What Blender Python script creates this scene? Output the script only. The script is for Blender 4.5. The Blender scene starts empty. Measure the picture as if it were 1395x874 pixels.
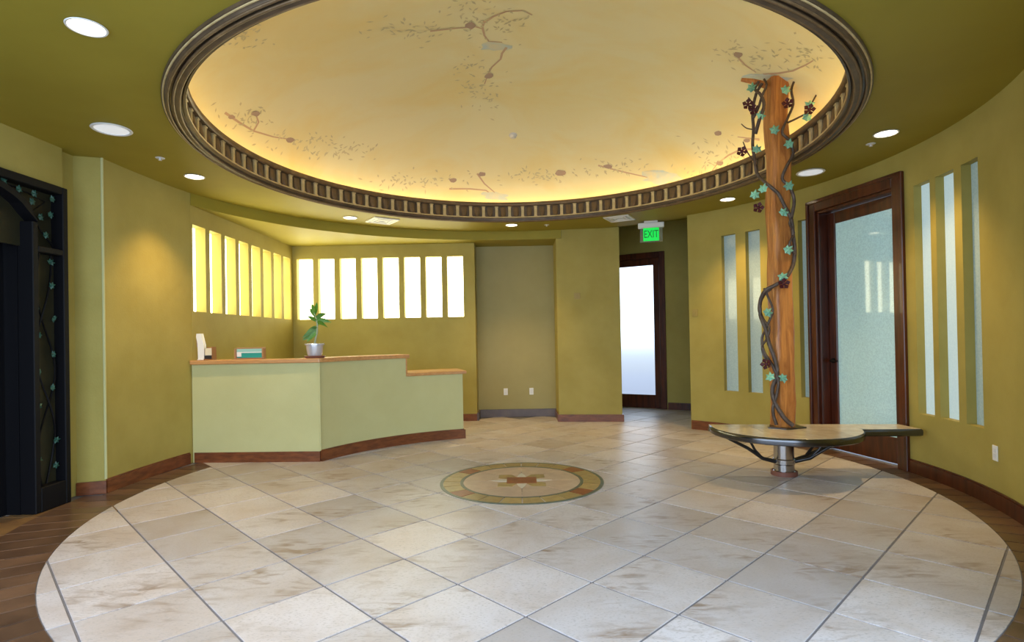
import bpy, bmesh, math, random
from mathutils import Vector, Matrix
import numpy as np

random.seed(7)
D = bpy.data
SC = bpy.context.scene
COL = SC.collection
rad = math.radians

# ------------------------------------------------------------------ camera
W, H = 1395, 874
F, PITCH, ROLL, YAW, SHY = 763.4, .0069, .0184, -.0094, 18.77
CAM = np.array([-.016, -5.287, 1.34])


def cam_rows():
    cy, sy = math.cos(YAW), math.sin(YAW)
    f = np.array([sy * math.cos(PITCH), cy * math.cos(PITCH), math.sin(PITCH)])
    r = np.array([cy, -sy, 0.])
    d = np.cross(f, r)
    c, s = math.cos(ROLL), math.sin(ROLL)
    return np.array([c * r + s * d, -s * r + c * d, f])


ROWS = cam_rows()


def pix_ray(px, py):
    """direction in the room of a photograph pixel (used to lay out the painted branches and the vine)"""
    return ROWS.T @ np.array([(px - W / 2) / F, (py - H / 2 - SHY) / F, 1.])


cam = D.cameras.new('camera')
cam.sensor_width = 36
cam.lens = F * 36 / W
cam.shift_y = SHY / W
cam.clip_start = .05
cam_o = D.objects.new('camera', cam)
COL.objects.link(cam_o)
m = Matrix.Identity(4)
for i in range(3):
    m[i][0], m[i][1], m[i][2], m[i][3] = ROWS[0][i], -ROWS[1][i], -ROWS[2][i], CAM[i]
cam_o.matrix_world = m
SC.camera = cam_o

# ------------------------------------------------------------------ sky, daylight, exposure
world = D.worlds.new('sky')
SC.world = world
world.use_nodes = True
bg = world.node_tree.nodes['Background']
bg.inputs[0].default_value = (.66, .82, 1.0, 1)
bg.inputs[1].default_value = 4.7

SC.view_settings.view_transform = 'Standard'
SC.view_settings.look = 'None'
SC.view_settings.gamma = 1
SC.view_settings.exposure = 0
SC.view_settings.use_curve_mapping = False

# portal in the open entrance behind the camera: guides sky sampling, gives no light of its own
pd = D.lights.new('entrance_portal', 'AREA')
pd.shape = 'RECTANGLE'
pd.size, pd.size_y = 6.4, 3.1
pd.cycles.is_portal = True
po = D.objects.new('entrance_portal', pd)
COL.objects.link(po)
po.location = (-.8, -3.35, 1.55)
po.rotation_euler = (rad(90), 0, 0)

CAN_E = 125      # watts of each recessed lamp
COVE_E = 17.0    # rope light strength
WIN_E = 7.5     # daylit frosted panes behind the counter

# ------------------------------------------------------------------ materials
MATS = {}


def nmat(name, base, rough=.5, metal=0., var=None, scale=4., bump=0., bscale=40., coat=0., emit=None, estr=0.,
         spec=.5, detail=5., stretch=(1, 1, 1), rand=0., contrast=(.35, .65), objco=True, trans=0., ior=1.45, dist=0.):
    """procedural principled material: base colour, optional second colour mixed by noise, optional per-object shift"""
    if name in MATS:
        return MATS[name]
    mt = D.materials.new(name)
    mt.use_nodes = True
    nt = mt.node_tree
    N, L = nt.nodes, nt.links
    b = N['Principled BSDF']
    b.inputs['Roughness'].default_value = rough
    b.inputs['Metallic'].default_value = metal
    b.inputs['Specular IOR Level'].default_value = spec
    b.inputs['Coat Weight'].default_value = coat
    b.inputs['Coat Roughness'].default_value = .03
    b.inputs['Transmission Weight'].default_value = trans
    b.inputs['IOR'].default_value = ior
    b.inputs['Base Color'].default_value = (*base, 1)
    tc = N.new('ShaderNodeTexCoord')
    mp = N.new('ShaderNodeMapping')
    mp.inputs['Scale'].default_value = stretch
    L.new(tc.outputs['Object'], mp.inputs[0])
    vec = mp.outputs[0]
    oi = None
    if rand or var is not None:
        oi = N.new('ShaderNodeObjectInfo')
        ad = N.new('ShaderNodeVectorMath')
        ad.operation = 'MULTIPLY_ADD'
        ad.inputs[0].default_value = (37., 19., 53.)
        L.new(oi.outputs['Random'], ad.inputs[1])
        L.new(vec, ad.inputs[2])
        if rand:
            vec = ad.outputs[0]
    col = None
    if var is not None:
        no = N.new('ShaderNodeTexNoise')
        no.inputs['Scale'].default_value = scale
        no.inputs['Detail'].default_value = detail
        no.inputs['Roughness'].default_value = .6
        no.inputs['Distortion'].default_value = dist
        L.new(vec, no.inputs['Vector'])
        rp = N.new('ShaderNodeMapRange')
        rp.inputs[1].default_value, rp.inputs[2].default_value = contrast
        L.new(no.outputs[0], rp.inputs[0])
        mx = N.new('ShaderNodeMix')
        mx.data_type = 'RGBA'
        mx.inputs[6].default_value = (*base, 1)
        mx.inputs[7].default_value = (*var, 1)
        L.new(rp.outputs[0], mx.inputs[0])
        col = mx.outputs[2]
    if rand:
        hs = N.new('ShaderNodeHueSaturation')
        mr = N.new('ShaderNodeMapRange')
        mr.inputs[3].default_value, mr.inputs[4].default_value = 1 - rand, 1 + rand
        L.new(oi.outputs['Random'], mr.inputs[0])
        L.new(mr.outputs[0], hs.inputs['Value'])
        if col is not None:
            L.new(col, hs.inputs['Color'])
        else:
            hs.inputs['Color'].default_value = (*base, 1)
        col = hs.outputs[0]
    if col is not None:
        L.new(col, b.inputs['Base Color'])
    if bump:
        nb = N.new('ShaderNodeTexNoise')
        nb.inputs['Scale'].default_value = bscale
        nb.inputs['Detail'].default_value = 4
        L.new(vec, nb.inputs['Vector'])
        bp = N.new('ShaderNodeBump')
        bp.inputs['Strength'].default_value = bump
        bp.inputs['Distance'].default_value = .01
        L.new(nb.outputs[0], bp.inputs['Height'])
        L.new(bp.outputs[0], b.inputs['Normal'])
    if emit is not None:
        b.inputs['Emission Color'].default_value = (*emit, 1)
        b.inputs['Emission Strength'].default_value = estr
    MATS[name] = mt
    return mt


WALL = nmat('olive_plaster', (.41, .338, .092), rough=.62, var=(.355, .288, .07), scale=1.6, bump=.12, bscale=55, spec=.3)
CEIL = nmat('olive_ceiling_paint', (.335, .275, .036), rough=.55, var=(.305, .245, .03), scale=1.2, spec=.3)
COUNTER = nmat('sage_counter_plaster', (.56, .545, .27), rough=.6, var=(.52, .50, .24), scale=1.5, bump=.1, bscale=55, spec=.3)
NICHE = nmat('sage_niche_paint', (.40, .35, .155), rough=.6, var=(.36, .315, .13), scale=1.2, spec=.3)
DOMEM = nmat('dome_fresco_cream', (.88, .85, .56), rough=.7, var=(.86, .75, .36), scale=1.0, detail=9, contrast=(.42, .72),
             stretch=(.8, 1.3, 1), spec=.2, dist=.6)
GROUT = nmat('grey_grout', (.23, .225, .25), rough=.8, var=(.19, .18, .20), scale=12)
MAHOG = nmat('mahogany', (.10, .022, .007), rough=.3, var=(.04, .009, .004), scale=3, stretch=(6, 6, .6), coat=.25)
BASEM = nmat('cherry_baseboard', (.22, .068, .022), rough=.32, var=(.12, .034, .012), scale=4, stretch=(2, 2, 8), coat=.3)
NICHEB = nmat('slate_niche_baseboard', (.15, .12, .12), rough=.4, var=(.11, .09, .10), scale=5)
OAK = nmat('honey_wood_top', (.62, .33, .13), rough=.3, var=(.50, .24, .085), scale=5, stretch=(1, 8, 8), coat=.4)
BRONZE = nmat('aged_bronze', (.17, .105, .05), rough=.42, metal=.2, var=(.30, .20, .10), scale=9, contrast=(.5, .8))
BRONZE2 = nmat('dark_bronze', (.085, .058, .036), rough=.4, metal=.25, var=(.15, .10, .06), scale=7)
GOLD = nmat('antique_gilt', (.66, .52, .27), rough=.38, metal=.15, var=(.50, .37, .17), scale=12)
STEEL = nmat('blackened_steel', (.05, .05, .055), rough=.28, metal=.85, var=(.08, .08, .085), scale=6)
RIMST = nmat('polished_dark_steel', (.15, .15, .16), rough=.22, metal=1., var=(.12, .12, .13), scale=5)
CHROME = nmat('polished_steel', (.42, .40, .40), rough=.18, metal=1.)
IRON = nmat('black_iron', (.004, .004, .006), rough=.6, metal=.1, spec=.25)
DGLASS = nmat('dark_door_glass', (.022, .021, .012), rough=.3, var=(.035, .033, .018), scale=3, spec=.2)  # opaque; the darkness beyond the door is put into the glass colour
WHITE = nmat('white_plastic', (.82, .82, .80), rough=.4)
LGREY = nmat('pale_grey_metal', (.78, .79, .80), rough=.45, var=(.70, .71, .72), scale=30)
VENTIN = nmat('vent_shadow_grey', (.25, .25, .25), rough=.6)
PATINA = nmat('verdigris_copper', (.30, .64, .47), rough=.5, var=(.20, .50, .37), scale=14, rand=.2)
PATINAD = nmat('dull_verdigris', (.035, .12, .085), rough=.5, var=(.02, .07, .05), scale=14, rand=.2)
PETAL = nmat('oxblood_petal', (.085, .008, .014), rough=.5, var=(.05, .005, .01), scale=20)
VINE = nmat('brown_vine_iron', (.07, .045, .032), rough=.5, metal=.3, var=(.13, .10, .085), scale=18)
TIMBER = nmat('orange_timber', (.60, .25, .06), rough=.45, var=(.30, .10, .025), scale=3.2, stretch=(7, 7, .8), coat=.15, bump=.35, bscale=7, dist=.8)
PLANTG = nmat('plant_green', (.075, .22, .022), rough=.4, var=(.14, .30, .04), scale=20, rand=.2)
POTM = nmat('silver_glazed_pot', (.62, .60, .62), rough=.18, metal=.35)
TERRA = nmat('red_brown_saucer', (.20, .075, .05), rough=.5)
SOIL = nmat('dark_soil', (.05, .035, .02), rough=.9)
TEAL = nmat('teal_print', (.03, .33, .27), rough=.4)
TEAL2 = nmat('pale_teal_print', (.30, .56, .52), rough=.4)
CREAMP = nmat('cream_paper', (.75, .68, .50), rough=.6)
BLACKP = nmat('black_plastic', (.02, .02, .025), rough=.4)
STONETOP = nmat('bench_stone', (.68, .60, .46), rough=.25, var=(.54, .45, .33), scale=7, coat=.2, rand=.08)
BRANCHP = nmat('painted_branch', (.62, .46, .31), rough=.7)
LEAFP = nmat('painted_leaf', (.73, .68, .42), rough=.7, var=(.60, .57, .36), scale=6)
FLOWERP = nmat('painted_blossom', (.46, .35, .28), rough=.7)
CLOUDP = nmat('painted_sky_blue', (.58, .72, .74), rough=.7, var=(.80, .76, .52), scale=5, contrast=(.4, .7))
BORDER = nmat('dark_brown_border', (.095, .052, .031), rough=.35, var=(.16, .09, .052), scale=4, stretch=(1, 1, 1), rand=.25, coat=.2)
THRESH = nmat('amber_threshold', (.26, .15, .06), rough=.35, var=(.18, .10, .045), scale=6, rand=.2)
MOS_G = nmat('mosaic_dark_green', (.13, .155, .12), rough=.3, var=(.08, .10, .085), scale=30)
MOS_T = nmat('mosaic_gold', (.42, .31, .13), rough=.3, var=(.33, .22, .09), scale=15, rand=.12)
MOS_R = nmat('mosaic_red', (.30, .085, .035), rough=.3, var=(.22, .06, .03), scale=15)
MOS_P = nmat('mosaic_rose', (.56, .43, .33), rough=.3, var=(.48, .35, .27), scale=9, rand=.06)
MOS_W = nmat('mosaic_white', (.68, .64, .56), rough=.3, var=(.6, .55, .47), scale=15)
PANE = nmat('daylit_frosted_pane', (.8, .8, .75), rough=.3, emit=(1., .95, .62), estr=WIN_E)
SLOTG = nmat('blue_frosted_slot_glass', (.36, .45, .45), rough=.12, var=(.28, .37, .38), scale=60, emit=(.55, .80, .85), estr=.12, coat=.3)
SLOTB = nmat('daylit_blue_slot_glass', (.40, .48, .48), rough=.12, var=(.34, .43, .44), scale=60, emit=(.66, .90, 1.), estr=.40, coat=.3)
DOORG = nmat('frosted_teal_door_glass', (.46, .63, .66), rough=.04, var=(.35, .50, .54), scale=70, detail=6, emit=(.42, .78, .86), estr=.22,
             coat=.35, contrast=(.4, .62))
EXITG = nmat('frosted_exit_door_glass', (.38, .38, .40), rough=.42, trans=1., ior=1.12)
LENS = nmat('lit_lamp_lens', (.9, .9, .85), rough=.4, emit=(1., .86, .58), estr=9.)
ROPE = nmat('amber_rope_light', (.8, .5, .2), rough=.4, emit=(1., .60, .18), estr=COVE_E)
EXITGREEN = nmat('lit_exit_green', (.0, .22, .05), rough=.3, emit=(.0, .80, .07), estr=.85)
EXITTXT = nmat('dark_exit_lettering', (.0, .06, .015), rough=.4, emit=(.0, .25, .03), estr=.3)
ACRYL = nmat('clear_acrylic', (.9, .95, .9), rough=.05, trans=.9, ior=1.1)


def travertine():
    mt = nmat('travertine', (.56, .525, .54), rough=.38, var=(.47, .405, .375), scale=1.8, detail=9, rand=.17, stretch=(1, 1, 1),
              contrast=(.38, .68), bump=.03, bscale=30, coat=0., spec=.4, dist=.5)
    nt = mt.node_tree
    N, L = nt.nodes, nt.links
    b = N['Principled BSDF']
    src = b.inputs['Base Color'].links[0].from_socket
    vec = [n for n in N if n.bl_idname == 'ShaderNodeVectorMath'][0].outputs[0]
    # brown veins and pits
    mp = N.new('ShaderNodeMapping')
    mp.inputs['Scale'].default_value = (2.2, 6.5, 4)
    L.new(vec, mp.inputs[0])
    n2 = N.new('ShaderNodeTexNoise')
    n2.inputs['Scale'].default_value = 2.4
    n2.inputs['Detail'].default_value = 8
    n2.inputs['Distortion'].default_value = 1.0
    L.new(mp.outputs[0], n2.inputs['Vector'])
    r2 = N.new('ShaderNodeMapRange')
    r2.inputs[1].default_value, r2.inputs[2].default_value = .47, .68
    L.new(n2.outputs[0], r2.inputs[0])
    n3 = N.new('ShaderNodeTexNoise')          # where on the slab the clouds gather
    n3.inputs['Scale'].default_value = 2.3
    n3.inputs['Detail'].default_value = 3
    L.new(vec, n3.inputs['Vector'])
    r3 = N.new('ShaderNodeMapRange')
    r3.inputs[1].default_value, r3.inputs[2].default_value = .47, .66
    r3.inputs[4].default_value = 1.0
    L.new(n3.outputs[0], r3.inputs[0])
    ml = N.new('ShaderNodeMath')
    ml.operation = 'MULTIPLY'
    L.new(r2.outputs[0], ml.inputs[0])
    L.new(r3.outputs[0], ml.inputs[1])
    mx = N.new('ShaderNodeMix')
    mx.data_type = 'RGBA'
    mx.inputs[7].default_value = (.27, .19, .135, 1)
    L.new(src, mx.inputs[6])
    L.new(ml.outputs[0], mx.inputs[0])
    n4 = N.new('ShaderNodeTexNoise')          # fine grey pitting
    n4.inputs['Scale'].default_value = 26
    n4.inputs['Detail'].default_value = 5
    L.new(mp.outputs[0], n4.inputs['Vector'])
    r4 = N.new('ShaderNodeMapRange')
    r4.inputs[1].default_value, r4.inputs[2].default_value = .55, .70
    r4.inputs[4].default_value = .8
    L.new(n4.outputs[0], r4.inputs[0])
    m4 = N.new('ShaderNodeMix')
    m4.data_type = 'RGBA'
    m4.inputs[7].default_value = (.34, .31, .30, 1)
    L.new(mx.outputs[2], m4.inputs[6])
    L.new(r4.outputs[0], m4.inputs[0])
    L.new(m4.outputs[2], b.inputs['Base Color'])
    return mt


TRAV = travertine()


# ------------------------------------------------------------------ mesh building
class MB:
    def __init__(self):
        self.v, self.f = [], []

    def add(self, vs, fs):
        o = len(self.v)
        self.v += [tuple(p) for p in vs]
        self.f += [tuple(i + o for i in f) for f in fs]
        return self

    def box(self, x0, x1, y0, y1, z0, z1, M=None):
        vs = [Vector((x, y, z)) for z in (z0, z1) for y in (y0, y1) for x in (x0, x1)]
        if M is not None:
            vs = [M @ p for p in vs]
        return self.add(vs, [(0, 2, 3, 1), (4, 5, 7, 6), (0, 1, 5, 4), (2, 6, 7, 3), (0, 4, 6, 2), (1, 3, 7, 5)])

    def prism(self, poly, z0, z1, M=None):
        n = len(poly)
        vs = [Vector((p[0], p[1], z0)) for p in poly] + [Vector((p[0], p[1], z1)) for p in poly]
        if M is not None:
            vs = [M @ p for p in vs]
        fs = [tuple(range(n))[::-1], tuple(range(n, 2 * n))]
        fs += [(i, (i + 1) % n, n + (i + 1) % n, n + i) for i in range(n)]
        return self.add(vs, fs)

    def lathe(self, prof, n=48, a0=0., a1=360., M=None, closed=False):
        """profile [(r, z)] turned round z"""
        full = abs(a1 - a0) >= 359.99
        k = n if full else n + 1
        vs = []
        for i in range(k):
            a = rad(a0 + (a1 - a0) * i / n)
            for r, z in prof:
                vs.append(Vector((r * math.cos(a), r * math.sin(a), z)))
        if M is not None:
            vs = [M @ p for p in vs]
        p = len(prof)
        fs = []
        for i in range(n):
            j = (i + 1) % k
            for q in range(p if closed else p - 1):
                q2 = (q + 1) % p
                fs.append((i * p + q, j * p + q, j * p + q2, i * p + q2))
        return self.add(vs, fs)

    def tube(self, pts, r, n=8, cap=True):
        pts = [Vector(p) for p in pts]
        rs = r if isinstance(r, (list, tuple)) else [r] * len(pts)
        vs, fs = [], []
        up = Vector((0, 0, 1))
        for i, p in enumerate(pts):
            t = (pts[min(i + 1, len(pts) - 1)] - pts[max(i - 1, 0)]).normalized()
            u = t.cross(up)
            if u.length < .1:
                u = t.cross(Vector((1, 0, 0)))
            u.normalize()
            if i and u.dot(pu) < 0:
                u = -u
            pu = u
            w = t.cross(u).normalized()
            for k in range(n):
                a = 2 * math.pi * k / n
                vs.append(p + (u * math.cos(a) + w * math.sin(a)) * rs[i])
        for i in range(len(pts) - 1):
            for k in range(n):
                fs.append((i * n + k, i * n + (k + 1) % n, (i + 1) * n + (k + 1) % n, (i + 1) * n + k))
        if cap:
            fs.append(tuple(range(n))[::-1])
            fs.append(tuple(range((len(pts) - 1) * n, len(pts) * n)))
        return self.add(vs, fs)

    def mesh(self, name, mat, smooth=None, bevel=0.):
        me = D.meshes.new(name)
        bm = bmesh.new()
        vv = [bm.verts.new(p) for p in self.v]
        for f in self.f:
            if len(set(f)) > 2:
                try:
                    bm.faces.new([vv[i] for i in f])
                except ValueError:
                    pass
        bmesh.ops.remove_doubles(bm, verts=bm.verts, dist=1e-5)
        if bevel:
            es = [e for e in bm.edges if len(e.link_faces) == 2 and e.calc_face_angle() > rad(40)]
            bmesh.ops.bevel(bm, geom=es, offset=bevel, segments=1, affect='EDGES')
        bmesh.ops.recalc_face_normals(bm, faces=bm.faces)
        bm.to_mesh(me)
        bm.free()
        me.materials.append(mat)
        if smooth:
            me.polygons.foreach_set('use_smooth', [True] * len(me.polygons))
            me.set_sharp_from_angle(angle=rad(smooth))
        return me

    def build(self, name, mat, parent=None, smooth=None, bevel=0., loc=None, rz=0.):
        return put(name, self.mesh(name, mat, smooth, bevel), parent, loc, rz)


def put(name, me, parent=None, loc=None, rz=0., M=None):
    o = D.objects.new(name, me)
    COL.objects.link(o)
    if loc is not None:
        o.location = loc
    o.rotation_euler = (0, 0, rz)
    if M is not None:
        o.matrix_local = M
    o.parent = parent
    return o


def tag(o, label, cat, group=None, kind=None):
    o['label'], o['category'] = label, cat
    if group:
        o['group'] = group
    if kind:
        o['kind'] = kind
    return o


def thing(name, label, cat, loc=(0, 0, 0), rz=0., group=None, kind=None):
    o = D.objects.new(name, None)
    o.empty_display_size = .1
    COL.objects.link(o)
    o.location, o.rotation_euler = loc, (0, 0, rz)
    return tag(o, label, cat, group, kind)


def struct(o, label, cat, group=None):
    return tag(o, label, cat, group, 'structure')


def pol(r, a):
    return (r * math.cos(rad(a)), r * math.sin(rad(a)))


def wall_mesh(path, u0, u1, z0, z1, holes=(), thick=.14, step=None, back=None):
    """wall along path(u)->(x,y,nx,ny) (n points away from the room), with rectangular openings through it"""
    us = {u0, u1}
    if step:
        k = max(1, int(round(abs(u1 - u0) / step)))
        us |= {u0 + (u1 - u0) * i / k for i in range(k + 1)}
    zs = {z0, z1}
    for h in holes:
        us |= {h[0], h[1]}
        zs |= {h[2], h[3]}
    us = sorted(round(u, 5) for u in us)
    us = [u for i, u in enumerate(us) if i == 0 or u - us[i - 1] > 1e-4]
    zs = sorted(set(round(z, 5) for z in zs if z0 - 1e-6 <= z <= z1 + 1e-6))

    def solid(i, j):
        if i < 0 or j < 0 or i >= len(us) - 1 or j >= len(zs) - 1:
            return False
        uc, zc = (us[i] + us[i + 1]) / 2, (zs[j] + zs[j + 1]) / 2
        return not any(h[0] < uc < h[1] and h[2] < zc < h[3] for h in holes)

    def P(i, j, o):
        x, y, nx, ny = path(us[i])
        return (x + nx * thick * o, y + ny * thick * o, zs[j])

    mb = MB()
    for i in range(len(us) - 1):
        for j in range(len(zs) - 1):
            if not solid(i, j):
                continue
            for o in (0, 1):
                mb.add([P(i, j, o), P(i + 1, j, o), P(i + 1, j + 1, o), P(i, j + 1, o)], [(0, 1, 2, 3)])
            for di, dj, a, b in ((-1, 0, (i, j), (i, j + 1)), (1, 0, (i + 1, j), (i + 1, j + 1)),
                                 (0, -1, (i, j), (i + 1, j)), (0, 1, (i, j + 1), (i + 1, j + 1))):
                if not solid(i + di, j + dj):
                    mb.add([P(*a, 0), P(*b, 0), P(*b, 1), P(*a, 1)], [(0, 1, 2, 3)])
    return mb


def arc(R):
    return lambda u: (*pol(R, u), math.cos(rad(u)), math.sin(rad(u)))


def line(a, b):
    a, b = Vector(a), Vector(b)
    t = (b - a).normalized()
    return lambda u: (a.x + t.x * u, a.y + t.y * u, t.y, -t.x)   # room on the left of a->b


def bez(a, c, b):
    a, c, b = Vector(a), Vector(c), Vector(b)

    def f(u):
        p = a * (1 - u) ** 2 + c * 2 * u * (1 - u) + b * u * u
        t = ((c - a) * (1 - u) + (b - c) * u).normalized()
        return (p.x, p.y, t.y, -t.x)
    return f


# ------------------------------------------------------------------ dimensions
ZC = 3.067            # flat ceiling
ZA = 2.93             # dropped ceiling over the reception alcove
RW = 3.72             # round wall
RF = 3.485            # edge of the stone floor disc
WT = 3.13             # top of wall meshes (runs up behind the ceiling)

# ------------------------------------------------------------------ floor
fl = struct(MB().box(-6.5, 7, -9, 15, -.12, -.006).build('floor', GROUT), 'round stone floor laid in diagonal travertine tiles with a dark border', 'floor')
struct(MB().box(-50, 50, 15.1, 90, -.13, -.02).build('ground', nmat('grey_paving', (.27, .25, .23), rough=.8, var=(.22, .20, .19), scale=2)), 'grey paved ground outside the exit door', 'ground')
TS, J = .52, .013
S2 = 2 ** -.5


def clip_circle(poly, R, n=160):
    """convex polygon cut by a circle about the room's centre"""
    out = poly
    for k in range(n):
        a = 2 * math.pi * (k + .5) / n
        nx, ny = math.cos(a), math.sin(a)
        d = R * math.cos(math.pi / n)
        if all(p[0] * nx + p[1] * ny <= d for p in out):
            continue
        res = []
        for i in range(len(out)):
            p, q = out[i], out[(i + 1) % len(out)]
            dp, dq = p[0] * nx + p[1] * ny - d, q[0] * nx + q[1] * ny - d
            if dp <= 0:
                res.append(p)
            if dp * dq < 0:
                t = dp / (dp - dq)
                res.append((p[0] + (q[0] - p[0]) * t, p[1] + (q[1] - p[1]) * t))
        out = res
        if len(out) < 3:
            return []
    return out


h_ = (TS - J) / 2
sq = [(-h_, -h_), (h_, -h_), (h_, h_), (-h_, h_)]
M45 = Matrix.Rotation(rad(45), 4, 'Z')
full_tile = MB().prism(sq, -.012, 0, M45).mesh('floor_tile', TRAV, bevel=.0015)
for i in range(-14, 15):
    for j in range(-14, 15):
        a, b = i * TS, j * TS
        cx, cy = (a - b) * S2, (a + b) * S2
        poly = [((a + p - b - q) * S2, (a + p + b + q) * S2) for p, q in sq]
        rmax = max(math.hypot(*p) for p in poly)
        rmin = min(math.hypot(*p) for p in poly)
        ang = math.degrees(math.atan2(cy, cx)) % 360
        back = 26 < ang < 162
        if math.hypot(cx, cy) < .36:
            continue
        if rmax < RF or (back and (rmax < 4.75 or (1.2 < cx < 3.7 and 0 < cy < 5.6)) and cx > -3.6 and not (cx < -.9 and cy > 4.1)):
            if cy < -4.2 or (cx > 3.4 and cy < 3):
                continue
            put('floor_tile', full_tile, fl, (cx, cy, 0))
        elif rmin < RF:
            cp = clip_circle(poly, RF)
            if len(cp) > 2:
                loc = [(p[0] - cx, p[1] - cy) for p in cp]
                MB().prism(loc, -.012, 0).build('floor_tile', TRAV, fl, loc=(cx, cy, 0))
# dark border laid as radial boards round the disc
a = -197.
while a < 23:
    w = 3.0
    ro = 3.735 if a > -58 else (3.94 if a > -177.2 else 3.79)
    pts = [pol(RF + .006, a + .12 + (w - .24) * t / 3) for t in range(4)] + [pol(ro, a + w - .12 - (w - .24) * t / 3) for t in range(4)]
    MB().prism(pts, -.012, -.0005).build('border_tile', BORDER, fl)
    a += w
# amber threshold slabs before the iron door
for k in range(6):
    y1 = -.46 - k * .42
    MB().box(-4.30, -3.30, y1 - .41, y1, -.012, -.003).build('threshold_tile', THRESH, fl)

# ------------------------------------------------------------------ medallion set into the floor
md = thing('floor_medallion', 'round inlaid stone medallion with a star in its rose centre', 'medallion', (0, 0, .0005))


def ring_seg(r0, r1, a0, a1, z1, n):
    p = [pol(r1, a0 + (a1 - a0) * k / n) for k in range(n + 1)] + [pol(r0, a1 - (a1 - a0) * k / n) for k in range(n + 1)]
    return MB().prism(p, 0, z1)


for r0, r1 in ((.735, .764), (.548, .575)):
    MB().lathe([(r0, 0), (r1, 0), (r1, .0045), (r0, .0045)], 72, closed=True).build('green_border', MOS_G, md)
acc = {2: MOS_R, 9: MOS_R, 14: MOS_R, 21: MOS_R}
for k in range(24):
    ring_seg(.578, .732, k * 15 + .5, k * 15 + 14.5, .0045, 4).build('band_stone', acc.get(k, MOS_T), md)
for k in range(8):
    ring_seg(.235, .545, k * 45 + .3, k * 45 + 44.7, .004, 8).build('field_stone', MOS_P, md)
MB().prism([pol(.236, k * 10) for k in range(36)], 0, .0035).build('field_centre', MOS_P, md)
for k in range(4):
    a = 45 + 90 * k
    MB().prism([pol(.10, a - 25), pol(.24, a - 22), pol(.31, a), pol(.24, a + 22), pol(.10, a + 25)], .0036, .0062).build('gold_star_point', MOS_T, md)
    a = 90 * k
    MB().prism([pol(.10, a - 30), pol(.20, a - 9), pol(.285, a), pol(.20, a + 9), pol(.10, a + 30)], .0036, .006).build('white_star_point', MOS_W, md)
MB().prism([(-.14, -.115), (.14, -.115), (.14, .115), (-.14, .115)], .0036, .0068).build('red_star_centre', MOS_R, md)

# ------------------------------------------------------------------ walls
DZ = 2.78   # opening height of the right-hand door
SLOTS = [(-3.45, -.15), (-8.4, -4.6), (-13.5, -9.95), (22.05, 24.0), (32.3, 35.5), (37.7, 40.9)]
holes = [(a, b, .57, 2.70) for a, b in SLOTS] + [(3.4, 20.2, 0, DZ)]
wr = wall_mesh(arc(RW), -55, 48.6, 0, WT, holes, .13, 1.2).build('wall_right', WALL)
struct(wr, 'curved olive plaster wall with tall slot windows and mahogany door', 'wall')

lp = bez((-3.80, -.19), (-3.815, .45), (-3.72, 1.08))
wl = wall_mesh(lp, 0, 1, 0, WT, (), -.16, .08).build('wall_left', WALL)
struct(wl, 'curved olive plaster wall between the iron door and counter', 'wall')

# windows of the alcove
WZ0, WZ1, WW, WP = 1.72, 2.72, .265, .357
side_u = [1.10 + k * WP for k in range(8)]
back_u = [-3.645 + k * .3555 for k in range(8)]
wal = wall_mesh(lambda u: (-3.72, u, -1, 0), 1.06, 4.10, 0, WT, [(u, u + WW, WZ0, WZ1) for u in side_u], .16).build('wall_alcove', WALL)
struct(wal, 'olive alcove side wall with row of slot windows behind counter', 'wall')
wb = wall_mesh(lambda u: (u, 3.95, 0, 1), -3.72, -.70, 0, WT, [(u, u + WW, WZ0, WZ1) for u in back_u], .15).build('wall_back', WALL)
struct(wb, 'olive alcove back wall with eight bright slot windows', 'wall')
wn = MB()
wn.box(-.90, .95, 4.36, 4.52, 0, 3.0)
wn.box(-.86, -.70, 4.10, 4.36, 0, 3.0)
struct(wn.build('wall_niche', NICHE), 'sage green wall at the back of the tall niche', 'wall')
pil = MB().prism([(.63, 3.69), (1.62, 3.58), (1.62, 5.75), (.63, 4.36)], 0, 3.5).build('wall_pillar', WALL)
struct(pil, 'olive plaster pier between the niche and exit corridor', 'wall')
struct(MB().prism([pol(RW, 48.62), (3.37, 4.63), (3.60, 4.55), pol(RW + .2, 47.2)], 0, 3.5).build('wall_corridor', WALL),
       'olive side wall of the exit corridor', 'wall')
ct = Vector((.8624, -.5062))          # direction of the corridor's end wall
cs = Vector((2.65, 5.0))
ex = lambda s: cs + ct * s
e0 = ex(-1.45)
wx = wall_mesh(lambda u: (*ex(u), .5062, .8624), -1.5, 1.15, 0, 3.5, [(-1.02, .0, 0, 2.80)], .12).build('wall_exit', WALL)
struct(wx, 'olive end wall of corridor holding the exit door', 'wall')
# wall that carries the iron entrance door
wd = MB()
wd.prism([(-3.80, -.19), (-4.01, -.262), (-4.01, -.455), (-4.45, -.455), (-4.45, 0), (-3.97, -.1)], 0, WT)
MB().tube([(-3.803, -.186, .127), (-3.803, -.186, ZC)], .012, 10).build('corner_bead', COUNTER, wl, smooth=60)  # rounded wall corner; its edge highlight is painted as paler plaster
wd.box(-4.45, -3.95, -2.85, -.455, 2.715, WT)
wd.box(-4.45, -3.95, -3.35, -2.85, 0, WT)
struct(wd.build('wall_entrance', WALL), 'olive wall around the black iron entrance door', 'wall')

# ------------------------------------------------------------------ ceiling, soffit, dome
ce = MB()
n = 180
segs = []
for k in range(n):
    a0, a1 = 2. * k, 2. * k + 2
    ro = 4.9
    if 48 <= a0 < 72:
        ro = 3.86
    ro0 = ro
    segs.append((a0, a1, ro))
for a0, a1, ro in segs:
    ce.prism([pol(2.80, a0), pol(ro, a0), pol(ro, a1), pol(2.80, a1)], ZC, ZC + .05)
ceiling = struct(ce.build('ceiling', CEIL), 'flat olive ceiling ring round the painted dome', 'ceiling')


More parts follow.
